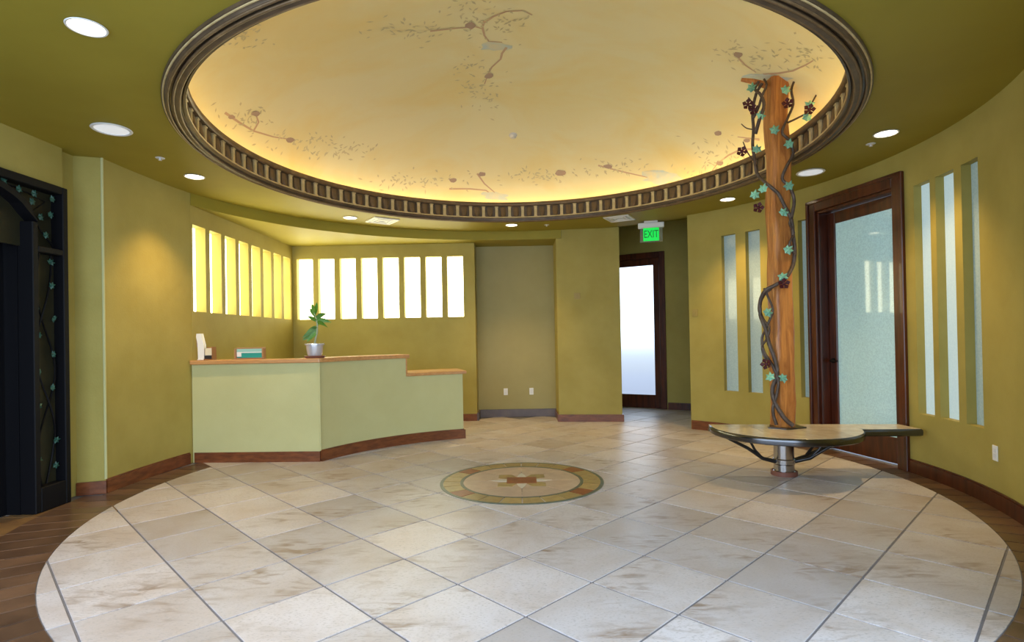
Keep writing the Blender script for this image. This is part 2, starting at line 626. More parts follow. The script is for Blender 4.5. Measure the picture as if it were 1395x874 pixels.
def rsof(a):
    return min(3.865, 3.73 + max(0, a - 100) * .135 / 42)


ce = MB()
SA = [79 + k * (164. - 79) / 60 for k in range(61)]
for a0, a1 in zip(SA, SA[1:]):
    r0, r1 = rsof(a0), rsof(a1)
    ce.prism([pol(r0, a0), pol(r0 + .1, a0), pol(r1 + .1, a1), pol(r1, a1)], ZA, ZC + .01)
ce.build('soffit', CEIL, ceiling)
ce = MB()
ce.prism([pol(rsof(a_) + .09, a_) for a_ in SA[::-1]] + [(.72, 4.5), (-3.88, 4.5), (-3.88, 1.0)], ZA + .0004, ZA + .06)
ce.build('alcove_ceiling', CEIL, ceiling)
ce = MB()
ce.prism([(1.3, 3.2), (2.9, 2.3), (4.2, 4.8), (1.4, 6.2)], 3.42, 3.48)
for k in range(13):
    a0, a1 = 47 + k * 2, 49 + k * 2
    ce.prism([pol(3.80, a0), pol(3.86, a0), pol(3.86, a1), pol(3.80, a1)], ZC + .01, 3.44)
ce.build('corridor_ceiling', CEIL, ceiling)

DR, DZ0, DH = 2.88, 3.27, .98


def dome_pt(r, a, off=0.):
    t = min(1, r / DR)
    return (r * math.cos(a) * (1 - off), r * math.sin(a) * (1 - off), DZ0 + DH * math.sqrt(max(0, 1 - t * t)) * (1 - off))


prof = [(DR * math.sin(rad(90 - 90 * k / 28)), DZ0 + DH * math.sin(rad(90 * k / 28))) for k in range(28)] + [(.0005, DZ0 + DH)]
dome = MB().lathe(prof, 128).build('dome', DOMEM, ceiling, smooth=60)


def px_dome(px, py, off=.0):
    """where the line of sight of a photograph pixel meets the inside of the dome"""
    d = pix_ray(px, py)
    A = np.array([1 / DR, 1 / DR, 1 / DH])
    o = (CAM - np.array([0, 0, DZ0])) * A
    e = d * A
    a_, b_, c_ = e @ e, 2 * o @ e, o @ o - 1
    t = (-b_ + math.sqrt(max(0, b_ * b_ - 4 * a_ * c_))) / (2 * a_)
    p = CAM + t * d
    n_ = (p - np.array([0, 0, DZ0])) / np.array([DR, DR, DH]) ** 2
    n_ /= np.linalg.norm(n_)
    return Vector(p - n_ * off), Vector(n_)


def dome_strip(pts, w0, w1, mat, name):
    P = []
    for k in range(len(pts) - 1):
        for s in range(4):
            t = s / 4
            P.append((pts[k][0] + (pts[k + 1][0] - pts[k][0]) * t, pts[k][1] + (pts[k + 1][1] - pts[k][1]) * t))
    P.append(pts[-1])
    Q = [px_dome(*p, off=.004) for p in P]
    mb = MB()
    vs, fs = [], []
    for k, (p, nn) in enumerate(Q):
        t = (Q[min(k + 1, len(Q) - 1)][0] - Q[max(k - 1, 0)][0]).normalized()
        s = t.cross(nn).normalized()
        w = w0 + (w1 - w0) * k / (len(Q) - 1)
        vs += [p - s * w, p + s * w]
        if k:
            fs.append((2 * k - 2, 2 * k - 1, 2 * k + 1, 2 * k))
    return mb.add(vs, fs).build(name, mat, dome)


def dome_blob(px, py, rx, ry, mat, name, n=12, jag=.25, off=.005):
    vs = []
    for k in range(n):
        a = 2 * math.pi * k / n
        q = 1 + random.uniform(-jag, jag)
        vs.append(px_dome(px + rx * q * math.cos(a), py + ry * q * math.sin(a), off)[0])
    return MB().add(vs, [tuple(range(n))]).build(name, mat, dome)


def dome_leaves(c, n, sx, sy, name='painted_leaves'):
    mb = MB()
    for _ in range(n):
        px, py = random.gauss(c[0], sx), random.gauss(c[1], sy)
        p, nn = px_dome(px, max(-60, py), .0045)
        u = nn.orthogonal().normalized()
        u.rotate(Matrix.Rotation(random.uniform(0, 6.3), 3, nn))
        v = nn.cross(u)
        L, w = random.uniform(.018, .04), random.uniform(.007, .013)
        mb.add([p - u * L, p + v * w, p + u * L, p - v * w], [(0, 1, 2, 3)])
    o = mb.build(name, LEAFP, dome)
    o['kind'] = 'stuff'
    return o


for pts in ([(586, 42), (620, 38), (648, 36), (658, 39)], [(660, 28), (657, 36), (660, 48), (666, 56), (684, 57)], [(660, 30), (672, 22), (690, 15), (712, 14), (725, 20)],
            [(690, 64), (684, 72), (682, 80), (670, 91), (665, 100), (660, 114)], [(306, 153), (325, 166), (345, 178), (372, 186), (398, 190)],
            [(612, 257), (640, 257), (662, 259), (674, 268)], [(650, 236), (660, 250), (674, 262)], [(815, 225), (850, 234), (890, 243)],
            [(1040, 101), (1062, 99), (1080, 96), (1098, 88), (1108, 82)], [(1030, 203), (1010, 203), (993, 211), (978, 222), (968, 236)],
            [(1000, 72), (1015, 88), (1030, 98)], [(345, 178), (352, 166), (348, 155)], [(1035, 190), (1020, 188), (1005, 186)]):
    dome_strip(pts, .013, .006, BRANCHP, 'painted_branch')
for (x, y, rx, ry) in ((641, 34, 8, 5), (666, 103, 6, 4), (348, 154, 6, 4), (395, 190, 6, 4), (315, 159, 5, 3), (617, 245, 5, 3), (657, 237, 5, 3), (764, 235, 7, 4),
                       (828, 226, 6, 3), (1006, 74, 7, 4), (978, 181, 5, 3), (1018, 191, 5, 3), (981, 222, 5, 3)):
    dome_blob(x, y, rx, ry, FLOWERP, 'painted_blossom', 9, .2)
for (x, y, rx, ry) in ((672, 62, 22, 7), (676, 267, 19, 6), (903, 242, 30, 9), (1046, 106, 30, 7)):
    dome_blob(x, y, rx, ry, CLOUDP, 'painted_cloud', 16, .35, .003)
for c, n_, sx, sy in (((560, 40), 50, 30, 10), ((650, 20), 45, 20, 12), ((690, 30), 30, 20, 14), ((655, 125), 50, 16, 14), ((330, 165), 45, 28, 10), ((420, 195), 55, 35, 8),
                      ((330, 50), 40, 25, 9), ((560, 245), 60, 45, 7), ((740, 240), 60, 40, 6), ((840, 228), 40, 30, 7), ((1010, 75), 40, 22, 12), ((1090, 75), 50, 25, 12),
                      ((985, 210), 45, 20, 14), ((640, 85), 25, 16, 8), ((960, 245), 35, 20, 10), ((470, 205), 40, 25, 6)):
    dome_leaves(c, n_, sx, sy)

# cornice of the dome
trim = thing('trim_1', 'round bronze and gilt dentil cornice framing the dome', 'cornice', (0, 0, 0), kind='structure')
MB().lathe([(2.845, ZC + .01), (2.845, 3.048), (2.826, 3.040), (2.818, 3.028), (2.800, 3.028), (2.795, 3.040), (2.776, 3.040), (2.768, 3.022), (2.742, 3.016), (2.730, 3.022),
            (2.728, 3.046), (2.716, 3.052), (2.712, 3.040), (2.698, 3.040), (2.694, 3.062), (2.700, 3.078), (2.742, 3.078), (2.742, 3.24), (2.85, 3.24), (2.85, ZC + .01)],
           192, closed=True).build('cornice_moulding', BRONZE2, trim, smooth=35)
MB().lathe([(2.742, 3.232), (2.705, 3.232), (2.694, 3.242), (2.690, 3.262), (2.700, 3.285), (2.742, 3.285)], 192, closed=True).build('cornice_top_rail', BRONZE, trim, smooth=35)
MB().lathe([(2.892, 3.24), (2.892, 3.285), (2.876, 3.285), (2.876, 3.24)], 192, closed=True).build('cove_wall', BRONZE2, trim, smooth=35)
for r_, z_, w_, m_ in ((2.832, 3.046, .007, GOLD), (2.806, 3.028, .009, BRONZE), (2.772, 3.024, .009, BRONZE), (2.735, 3.022, .008, BRONZE)):
    MB().lathe([(r_ + w_ * math.cos(rad(k * 45)), z_ + w_ * math.sin(rad(k * 45))) for k in range(8)], 192, closed=True).build('moulding_bead', m_, trim, smooth=60)
MB().lathe([(2.70, 3.058), (2.692, 3.066), (2.694, 3.078), (2.708, 3.076)], 192, closed=True).build('gilt_bead', GOLD, trim, smooth=35)
MB().lathe([(2.79 + .011 * math.cos(rad(k * 60)), 3.262 + .011 * math.sin(rad(k * 60))) for k in range(6)], 128, closed=True).build('cove_light', ROPE, trim, smooth=60)
ND = 92
# leaf-shaped bracket: swells toward its lower end
lf = MB()
rows = [(.080, .020, .030), (.090, .030, .040), (.115, .034, .034), (.150, .036, .026), (.190, .037, .018), (.225, .037, .013)]
vs, fs = [], []
for z, hw, dp in rows:
    for t in (-1, -.6, 0, .6, 1):
        vs.append((-dp * (1 - .55 * abs(t) ** 2) + .0, t * hw, z - .08))
for r in range(len(rows) - 1):
    for c in range(4):
        fs.append((r * 5 + c, r * 5 + c + 1, r * 5 + 6 + c, r * 5 + 5 + c))
k0 = len(vs)
for z, hw, dp in rows:
    vs += [(.004, -hw, z - .08), (.004, hw, z - .08)]
for r in range(len(rows) - 1):
    fs.append((r * 5, r * 5 + 5, k0 + 2 * r + 2, k0 + 2 * r))
    fs.append((r * 5 + 4, r * 5 + 9, k0 + 2 * r + 3, k0 + 2 * r + 1))
fs.append((0, 1, 2, 3, 4, k0 + 1, k0))
lf.add(vs, fs)
leafm = lf.mesh('dentil', BRONZE, smooth=50)
bar = MB()
bar.box(-.020, .004, -.020, .020, 0, .152)
bar.box(-.028, .004, -.025, .025, 0, .014)
bar.box(-.026, .004, -.025, .025, .138, .152)
barm = bar.mesh('dentil_bar', GOLD, bevel=.003)
for k in range(ND):
    a = 2 * math.pi * k / ND
    put('dentil', leafm, trim, (2.742 * math.cos(a), 2.742 * math.sin(a), 3.08), a)
    a += math.pi / ND
    put('dentil_bar', barm, trim, (2.742 * math.cos(a), 2.742 * math.sin(a), 3.08), a)

# ------------------------------------------------------------------ windows
wi = 0
pane_s = MB().box(-.006, .006, -WW / 2 - .01, WW / 2 + .01, -.51, .51).mesh('pane', PANE)
sillm = MB().box(-.05, .05, -WW / 2, WW / 2, -.006, 0).mesh('sill', WALL)
ordn = ['first', 'second', 'third', 'fourth', 'fifth', 'sixth', 'seventh', 'eighth']
for k, u in enumerate(side_u):
    wi += 1
    t = thing('window_%d' % wi, 'bright slot window, %s from the curved wall in alcove side row' % ordn[k], 'window', (-3.85, u + WW / 2, (WZ0 + WZ1) / 2), 0, 'alcove side slot windows', 'structure')
    put('pane', pane_s, t)
for k, u in enumerate(back_u):
    wi += 1
    t = thing('window_%d' % wi, 'bright slot window in alcove back wall, %s from the inner corner' % ordn[k], 'window', (u + WW / 2, 4.06, (WZ0 + WZ1) / 2), rad(90), 'alcove back slot windows', 'structure')
    put('pane', pane_s, t)
slab = ['tall blue-lit slot window in curved wall, next to the mahogany door casing', 'tall blue-lit slot window between two others in the curved wall',
        'tall dim blue slot window in curved wall, nearest the white wall plate', 'narrow frosted slot window squeezed between timber post and door casing',
        'second frosted slot window from the exit corridor corner', 'frosted slot window nearest the exit corridor corner']
for k, (a0, a1) in enumerate(SLOTS):
    wi += 1
    am = (a0 + a1) / 2
    wd_ = rad(a1 - a0) * (RW + .1)
    t = thing('window_%d' % wi, slab[k], 'window', (*pol(RW + .078, am), 1.635), rad(am), None, 'structure')
    MB().box(-.006, .006, -wd_ / 2 - .01, wd_ / 2 + .01, -1.075, 1.075).build('pane', SLOTB if k < 2 else SLOTG, t)

# ------------------------------------------------------------------ right-hand mahogany door (flat, set across the curve)
pA, pB = Vector(pol(RW, 1.75)), Vector(pol(RW, 21.75))
td = (pB - pA).normalized()
ln = (pB - pA).length
dr = thing('door_1', 'tall mahogany door with frosted teal glass behind the bench', 'door', (pA.x, pA.y, 0), math.atan2(td.y, td.x), None, 'structure')
# local: x along the chord, +y is toward the room centre (left of pA->pB)
TOPZ = 2.875
CW = .125


def casing(prof_y, x0, x1, name, top=True):
    m_ = MB()
    return m_


for nm, (x0, x1, z0, z1) in {'casing_jamb': (0, CW, 0, TOPZ), 'casing_jamb.': (ln - CW, ln, 0, TOPZ), 'casing_head': (CW, ln - CW, TOPZ - CW, TOPZ)}.items():
    mb = MB().box(x0, x1, -.10, .022, z0, z1)
    mb.build(nm.strip('.'), MAHOG, dr, bevel=.006)
    # raised back-band along the outer edge
    if 'jamb' in nm:
        xo = (x0, x0 + .035) if x0 == 0 else (x1 - .035, x1)
        MB().box(xo[0] - .004, xo[1], .0, .040, 0, TOPZ + .004).build('back_band', MAHOG, dr, bevel=.006)
    else:
        MB().box(0, ln, .0, .040, TOPZ - .035, TOPZ + .006).build('back_band', MAHOG, dr, bevel=.006)
for x0, x1, z0, z1 in ((CW, CW + .03, 0, TOPZ - CW), (ln - CW - .03, ln - CW, 0, TOPZ - CW), (CW, ln - CW, TOPZ - CW - .03, TOPZ - CW)):
    MB().box(x0, x1, -.19, -.01, z0, z1).build('door_jamb', MAHOG, dr, bevel=.004)
LX0, LX1, LZ1 = CW + .034, ln - CW - .034, TOPZ - CW - .034
lf_ = D.objects.new('door_leaf', None)
COL.objects.link(lf_)
lf_.parent = dr
GX0, GX1, GZ0, GZ1 = LX0 + .10, LX1 - .11, .27, 2.585
MB().box(LX0, GX0, -.17, -.12, .008, LZ1).build('stile', MAHOG, lf_, bevel=.006)
MB().box(GX1, LX1, -.17, -.12, .008, LZ1).build('stile', MAHOG, lf_, bevel=.006)
MB().box(GX0, GX1, -.17, -.12, .008, GZ0).build('bottom_rail', MAHOG, lf_, bevel=.006)
MB().box(GX0, GX1, -.17, -.12, GZ1, LZ1).build('top_rail', MAHOG, lf_, bevel=.006)
MB().box(GX0 - .006, GX1 + .006, -.148, -.136, GZ0 - .006, GZ1 + .006).build('glass', DOORG, lf_)
hd = MB()
hd.lathe([(.0001, 0), (.030, 0), (.030, .010), (.012, .012), (.012, .045), (.0001, .045)], 16, M=Matrix.Translation((LX1 - .055, -.12, 1.02)) @ Matrix.Rotation(rad(-90), 4, 'X'))
hd.tube([(LX1 - .055, -.078, 1.02), (LX1 - .085, -.074, 1.02), (LX1 - .165, -.076, 1.018)], [.012, .011, .008], 8)
hd.build('door_handle', IRON, lf_, smooth=40)

# ------------------------------------------------------------------ exit door at the end of the corridor
xo = ex(.06)
xd = thing('door_2', 'dark mahogany exit door with tall frosted white glass', 'door', (xo.x, xo.y, 0), math.atan2(-ct.y, -ct.x), None, 'structure')
# local x runs left along the end wall, +y away from the room  (so -y faces the corridor)
xl = 1.14
for x0, x1, z0, z1, nm in ((0, .11, 0, 2.89, 'casing_jamb'), (xl - .11, xl, 0, 2.89, 'casing_jamb'), (.11, xl - .11, 2.78, 2.89, 'casing_head')):
    MB().box(x0, x1, -.022 if 0 else -.13, .03, z0, z1).build(nm, MAHOG, xd, bevel=.006)
for x0, x1, z0, z1, nm in ((.109, .235, .0, 2.782, 'stile'), (xl - .235, xl - .109, .0, 2.782, 'stile'), (.235, xl - .235, .0, .25, 'bottom_rail'), (.235, xl - .235, 2.66, 2.782, 'top_rail')):
    MB().box(x0, x1, -.09, -.045, z0, z1).build(nm, MAHOG, xd, bevel=.005)
g = MB()
g.add([(.23, -.067, .245), (xl - .23, -.067, .245), (xl - .23, -.067, 2.665), (.23, -.067, 2.665)], [(0, 1, 2, 3)])
g.build('glass', EXITG, xd)

# ------------------------------------------------------------------ black iron entrance door with vines
idr = thing('door_3', 'black wrought iron arched entrance door with verdigris vine leaves', 'door', (-3.93, -.46, 0), rad(-90), None, 'structure')
# local x runs along the wall toward the entrance, local +y points into the room
DW, DT = 2.38, 2.71
SX = .36                     # width of the side panel
arch_c, arch_w, arch_z, arch_h = DW / 2, DW / 2 - SX, 2.36, .27


def arch(x, g=0.):
    t = (x - arch_c) / (arch_w + g)
    return arch_z + (arch_h + g) * math.sqrt(max(0, 1 - t * t))


for x0, x1, z0, z1 in ((0, .055, 0, DT), (DW - .055, DW, 0, DT), (.055, DW - .055, DT - .065, DT), (SX - .055, SX, 0, arch_z), (DW - SX, DW - SX + .055, 0, arch_z),
                       (.055, SX - .055, 0, .20), (DW - SX + .055, DW - .055, 0, .20), (.055, SX - .055, 2.12, 2.17), (DW - SX + .055, DW - .055, 2.12, 2.17)):
    MB().box(x0, x1, -.10, .03, z0, z1).build('iron_frame', IRON, idr, bevel=.006)
am_ = MB()
N_ = 24
for k in range(N_):
    xa, xb = SX - .055 + (DW - 2 * SX + .11) * k / N_, SX - .055 + (DW - 2 * SX + .11) * (k + 1) / N_
    q = [(xa, arch(xa, 0) - .0), (xb, arch(xb, 0)), (xb, arch(xb, .055)), (xa, arch(xa, .055))]
    q = [(p[0], max(arch_z, p[1])) for p in q]
    vs = [(p[0], y, p[1]) for y in (-.26, .03) for p in q]
    am_.add(vs, [(0, 1, 2, 3), (7, 6, 5, 4), (0, 4, 5, 1), (1, 5, 6, 2), (2, 6, 7, 3), (3, 7, 4, 0)])
am_.build('arch_frame', IRON, idr)
for x in (SX - .03, DW - SX + .0):
    MB().box(x, x + .03, -.26, -.10, 0, arch_z).build('return_jamb', IRON, idr)
gl = MB()
gl.box(.05, SX - .05, -.075, -.06, .19, 2.13)
gl.box(DW - SX + .05, DW - .05, -.075, -.06, .19, 2.13)
gl.box(.05, DW - .05, -.095, -.075, 2.16, DT - .06)
gl.build('side_glass', DGLASS, idr)
for s in (0, 1):
    lx0 = SX + .005 + s * (arch_w)
    lx1 = lx0 + arch_w - .01
    lv = D.objects.new('door_leaf', None)
    COL.objects.link(lv)
    lv.parent = idr
    MB().box(lx0, lx0 + .09, -.245, -.205, .0, 2.40).build('stile', IRON, lv, bevel=.005)
    MB().box(lx1 - .09, lx1, -.245, -.205, .0, 2.40).build('stile', IRON, lv, bevel=.005)
    MB().box(lx0 + .09, lx1 - .09, -.245, -.205, .0, .35).build('bottom_rail', IRON, lv, bevel=.005)
    MB().box(lx0 + .02, lx1 - .02, -.235, -.225, .02, 2.62).build('glass', DGLASS, lv)
    for q in range(9):
        z = .45 + q * .22
        pts = [(lx0 + .09, -.20, z), (lx0 + .3, -.195, z + .14), (lx0 + .5, -.195, z + .02), (lx1 - .09, -.20, z + .18)]
        MB().tube(pts, .010, 6).build('iron_scroll', IRON, lv, smooth=60)
# vine work in the side panels and spandrels
leafp = [(0, -.030), (.012, -.018), (.030, -.016), (.022, .002), (.026, .018), (.010, .016), (0, .036), (-.010, .016), (-.026, .018), (-.022, .002), (-.030, -.016), (-.012, -.018)]


def leaf_mesh(name, mat, s=1.):
    mb = MB()
    vs = [(0, .012 * s, 0)] + [(p[0] * s, -.006 * s * (1 if i % 2 else 0), p[1] * s) for i, p in enumerate(leafp)]
    vs += [(0, .004 * s, 0)]
    fs = [(0, 1 + i, 1 + (i + 1) % 12) for i in range(12)] + [(13, 1 + (i + 1) % 12, 1 + i) for i in range(12)]
    mb.v, mb.f = [tuple(p) for p in vs], fs
    return mb.mesh(name, mat)


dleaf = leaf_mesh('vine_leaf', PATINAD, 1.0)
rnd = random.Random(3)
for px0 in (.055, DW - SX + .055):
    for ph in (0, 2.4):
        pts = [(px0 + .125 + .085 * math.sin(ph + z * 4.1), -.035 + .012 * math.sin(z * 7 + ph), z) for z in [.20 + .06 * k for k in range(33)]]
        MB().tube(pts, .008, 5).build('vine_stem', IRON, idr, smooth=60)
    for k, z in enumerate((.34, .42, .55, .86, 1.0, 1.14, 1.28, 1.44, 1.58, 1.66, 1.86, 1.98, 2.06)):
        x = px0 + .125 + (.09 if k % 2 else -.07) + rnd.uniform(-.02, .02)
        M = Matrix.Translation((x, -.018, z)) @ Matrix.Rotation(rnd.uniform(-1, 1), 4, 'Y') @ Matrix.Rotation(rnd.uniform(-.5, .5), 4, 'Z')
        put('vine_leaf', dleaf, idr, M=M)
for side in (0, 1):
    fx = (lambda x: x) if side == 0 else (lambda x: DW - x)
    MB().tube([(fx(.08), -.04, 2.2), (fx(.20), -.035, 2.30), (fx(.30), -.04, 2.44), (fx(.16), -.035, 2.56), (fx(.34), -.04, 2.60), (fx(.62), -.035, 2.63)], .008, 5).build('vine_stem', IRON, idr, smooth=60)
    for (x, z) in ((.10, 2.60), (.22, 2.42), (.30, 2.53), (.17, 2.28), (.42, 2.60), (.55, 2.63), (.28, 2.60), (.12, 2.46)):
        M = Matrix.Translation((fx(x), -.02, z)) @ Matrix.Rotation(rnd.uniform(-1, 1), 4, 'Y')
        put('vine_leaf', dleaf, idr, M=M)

# ------------------------------------------------------------------ baseboards
BH, BT = .115, .022


def bboard(name, path, u0, u1, step, label, mat=BASEM, thick=BT, h=BH):
    mb = wall_mesh(path, u0, u1, 0, h, (), -thick, step)
    mb2 = wall_mesh(path, u0, u1, h, h + .012, (), -thick * .55, step)
    mb.add(mb2.v, mb2.f)
    return struct(mb.build(name, mat), label, 'baseboard')


bboard('baseboard_right', arc(RW), -55, 1.6, 1.5, 'dark mahogany baseboard below the blue slot windows', MAHOG)
bboard('baseboard_corridor', arc(RW), 21.95, 48.4, 1.5, 'cherry baseboard behind the bench by the corridor')
bboard('baseboard_left', lp, 0, .93, .08, 'cherry baseboard along curved wall beside the iron door', thick=-BT)
mb = MB()
mb.prism([(-3.80 + .02, -.215), (-3.80, -.19), (-4.01, -.262), (-4.00, -.287)], 0, BH)
struct(mb.build('baseboard_entrance', BASEM), 'short cherry baseboard in the reveal at iron door', 'baseboard')
mb = MB()
mb.box(-1.6, -.70, 3.928, 3.95, 0, BH)
struct(mb.build('baseboard_back', BASEM), 'baseboard between the counter end and niche', 'baseboard')
mb = MB()
mb.box(-.70, .63, 4.325, 4.36, 0, .13)
mb.box(-.70, -.67, 3.95, 4.325, 0, .13)
struct(mb.build('baseboard_niche', NICHEB), 'grey baseboard inside the tall niche', 'baseboard')
mb = MB()
mb.prism([(.61, 3.67), (1.64, 3.555), (1.62, 3.58), (.63, 3.69)], 0, BH)
mb.prism([(.61, 3.67), (.63, 3.69), (.63, 4.32), (.608, 4.32)], 0, BH)
mb.prism([(1.62, 3.58), (1.642, 3.555), (1.642, 5.55), (1.62, 5.55)], 0, BH)
struct(mb.build('baseboard_pillar', BASEM), 'cherry baseboard round the pier beside the niche', 'baseboard')
bboard('baseboard_exit', lambda u: (*ex(u), .5062, .8624), .075, 1.1, None, 'dark baseboard on end wall beside the exit door', MAHOG)

# ------------------------------------------------------------------ reception counter
rc = thing('reception_counter', 'sage plaster reception counter with honey wood top and lower end shelf', 'counter', (0, 0, 0))
RCN = 2.47
A0, A1 = 155.9, 108.2         # curved part from the corner to the free end
AS = 126.6                    # where the top steps down
CH, CL = 1.112, .875
c_in, c_out = RCN, RCN + .20
# straight front panel
y_f = 1.022
cor = pol(RCN, A0)


def ring_poly(r0, r1, a0, a1, n):
    return [pol(r0, a0 + (a1 - a0) * k / n) for k in range(n + 1)] + [pol(r1, a1 - (a1 - a0) * k / n) for k in range(n + 1)]


body = MB().prism([(-3.7165, y_f + .02), (cor[0], cor[1]), (cor[0] - .02, cor[1] + .2), (-3.7165, y_f + .22)], 0, CH)
body.build('front_panel', COUNTER, rc)
mb = MB()
for k in range(20):
    a0, a1 = A0 + (AS - A0) * k / 20, A0 + (AS - A0) * (k + 1) / 20
    mb.prism(ring_poly(c_in, c_out, a0, a1, 1), 0, CH)
mb.build('curved_panel', COUNTER, rc)
mb = MB()
for k in range(12):
    a0, a1 = AS + (A1 - AS) * k / 12, AS + (A1 - AS) * (k + 1) / 12
    mb.prism(ring_poly(c_in, c_out, a0, a1, 1), 0, CL)
mb.build('end_panel', COUNTER, rc)
# corner bead
MB().tube([(cor[0], cor[1] + .004, .12), (cor[0], cor[1] + .004, CH - .002)], .011, 8).build('corner_bead', COUNTER, rc, smooth=60)
# tops
t_ = MB()
top_poly = [(-3.7165, y_f - .025), (cor[0] + .01, cor[1] - .035)] + [pol(c_in - .035, A0 + (AS - 1.0 - A0) * k / 24) for k in range(25)]
top_poly += [pol(c_out + .12, AS - 1.0 + (A0 - AS + 1.0) * k / 24) for k in range(25)] + [(-3.7165, y_f + .33)]
t_.prism(top_poly, CH, CH + .048)
t_.build('countertop', OAK, rc, bevel=.006)
MB().prism(ring_poly(c_in - .03, c_out + .42, AS, A1 - 1.2, 14), CL, CL + .042).build('lower_countertop', OAK, rc, bevel=.006)
MB().prism(ring_poly(c_in - .012, c_out + .02, AS - .35, AS - .005, 1), CL + .042, CH).build('step_trim', OAK, rc)
# work surface behind the counter and its base
mb = MB()
mb.prism([(-3.70, y_f + .016), (cor[0] - .0, cor[1] - .022), (cor[0], cor[1]), (-3.70, y_f + .02)], 0, BH)
mb.build('straight_baseboard', BASEM, rc)
mb = MB()
for k in range(32):
    a0, a1 = A0 + (A1 - A0) * k / 32, A0 + (A1 - A0) * (k + 1) / 32
    mb.prism(ring_poly(c_in - .024, c_in, a0, a1, 1), 0, BH)
    mb.prism(ring_poly(c_in - .014, c_in, a0, a1, 1), BH, BH + .012)
mb.prism(ring_poly(c_in - .024, c_out, A1, A1 - .55, 1), 0, BH)
mb.build('curved_baseboard', BASEM, rc)

# ------------------------------------------------------------------ things on the counter
ZT = CH + .0485
hs = thing('desk_stand', 'white upright stand with a leaning head at counter wall end', 'desk stand', (-3.63, 1.10, ZT), rad(0))
mb = MB()
mb.prism([(-.04, -.035), (.035, -.035), (.035, .035), (-.04, .035)], 0, .012)
mb.build('base', WHITE, hs, bevel=.004)
mb = MB()
prof_ = [(-.030, .0), (.030, .0), (.030, .16), (.020, .20), (.000, .285), (-.045, .285), (-.050, .255), (-.035, .18)]
vs = [(p[0], y, p[1] + .012) for y in (-.022, .022) for p in prof_]
mb.add(vs, [tuple(range(8)), tuple(range(15, 7, -1))] + [(i, (i + 1) % 8, 8 + (i + 1) % 8, 8 + i) for i in range(8)])
mb.build('upright', WHITE, hs, bevel=.005)
MB().box(-.052, -.036, -.019, .019, .15, .24).build('side_shade', nmat('mauve_grey', (.30, .20, .22), rough=.5), hs, bevel=.003)  # shade on the white upright's side, put in as a mauve slab

cb = thing('card_box', 'small wooden box of cream cards beside the white stand', 'card box', (-3.545, 1.10, ZT))
mb = MB()
mb.box(-.045, .058, -.04, .04, 0, .012)
mb.box(.046, .058, -.04, .04, .012, .15)
mb.box(-.045, .046, .028, .04, .012, .145)
mb.build('holder', nmat('brown_box_wood', (.30, .13, .04), rough=.4), cb, bevel=.002)
MB().box(-.04, .043, -.02, .025, .052, .135).build('card_stack', CREAMP, cb, bevel=.002)
MB().box(-.04, .043, -.032, .026, .0125, .05).build('black_tray', BLACKP, cb, bevel=.003)

tb = thing('card_display', 'wood framed display of teal cards with a white corner', 'card display', (-3.085, 1.11, ZT))
mb = MB()
mb.box(-.165, .165, -.03, .045, 0, .014)
mb.box(-.165, -.150, -.03, .045, .014, .125)
mb.box(.150, .165, -.03, .045, .014, .125)
mb.box(-.165, .165, .030, .045, .014, .135)
mb.build('wood_frame', nmat('tan_frame_wood', (.42, .22, .10), rough=.4), tb, bevel=.002)
MB().box(-.147, .147, .0, .026, .016, .118).build('teal_card', TEAL, tb)
MB().box(-.147, .147, -.006, -.0005, .085, .118).build('card_upper_band', TEAL2, tb)
MB().box(-.095, .147, -.006, -.0005, .072, .0845).build('card_pale_line', nmat('pale_print', (.70, .80, .76), rough=.4), tb)
MB().box(-.147, -.097, -.007, -.0005, .030, .084).build('white_panel', WHITE, tb)

pp = thing('potted_plant', 'small leafy potted plant in silver glazed pot on counter', 'plant', (-2.345, 1.13, ZT))
MB().lathe([(.0001, .0), (.105, .0), (.118, .022), (.112, .026), (.09, .012), (.0001, .012)], 28).build('saucer', TERRA, pp, smooth=40)
MB().lathe([(.0001, .013), (.070, .013), (.084, .05), (.092, .11), (.094, .145), (.110, .148), (.110, .165), (.096, .166), (.090, .150), (.0001, .150)], 28).build('pot', POTM, pp, smooth=40)
MB().lathe([(.0001, .156), (.088, .154)], 20).build('soil', SOIL, pp)
stem_m = nmat('pale_plant_stem', (.40, .42, .26), rough=.5)
stem = [(.0, 0, .15), (.012, -.005, .22), (.03, 0, .30), (.034, 0, .38), (.022, 0, .45), (.0, 0, .52)]
MB().tube(stem, [.013, .012, .011, .010, .008, .005], 8).build('stem', stem_m, pp, smooth=60)


def blade(p0, d, L, w, droop, name, mat, parent):
    d = Vector(d).normalized()
    s = d.cross(Vector((.25, 1, .25)))
    if s.length < .1:
        s = Vector((1, 0, 0))
    s.normalize()
    vs, fs = [], []
    n_ = 6
    for k in range(n_ + 1):
        t = k / n_
        c = Vector(p0) + d * L * t + Vector((0, 0, -droop * t * t))
        ww = w * math.sin(math.pi * min(1, .12 + .88 * t)) ** .8 + .0008
        up = Vector((0, -.25 * ww, 0))
        vs += [c - s * ww + up, c, c + s * ww + up]
    for k in range(n_):
        for j in (0, 1):
            fs.append((3 * k + j, 3 * k + j + 1, 3 * k + 4 + j, 3 * k + 3 + j))
    return MB().add(vs, fs).build(name, mat, parent, smooth=60)


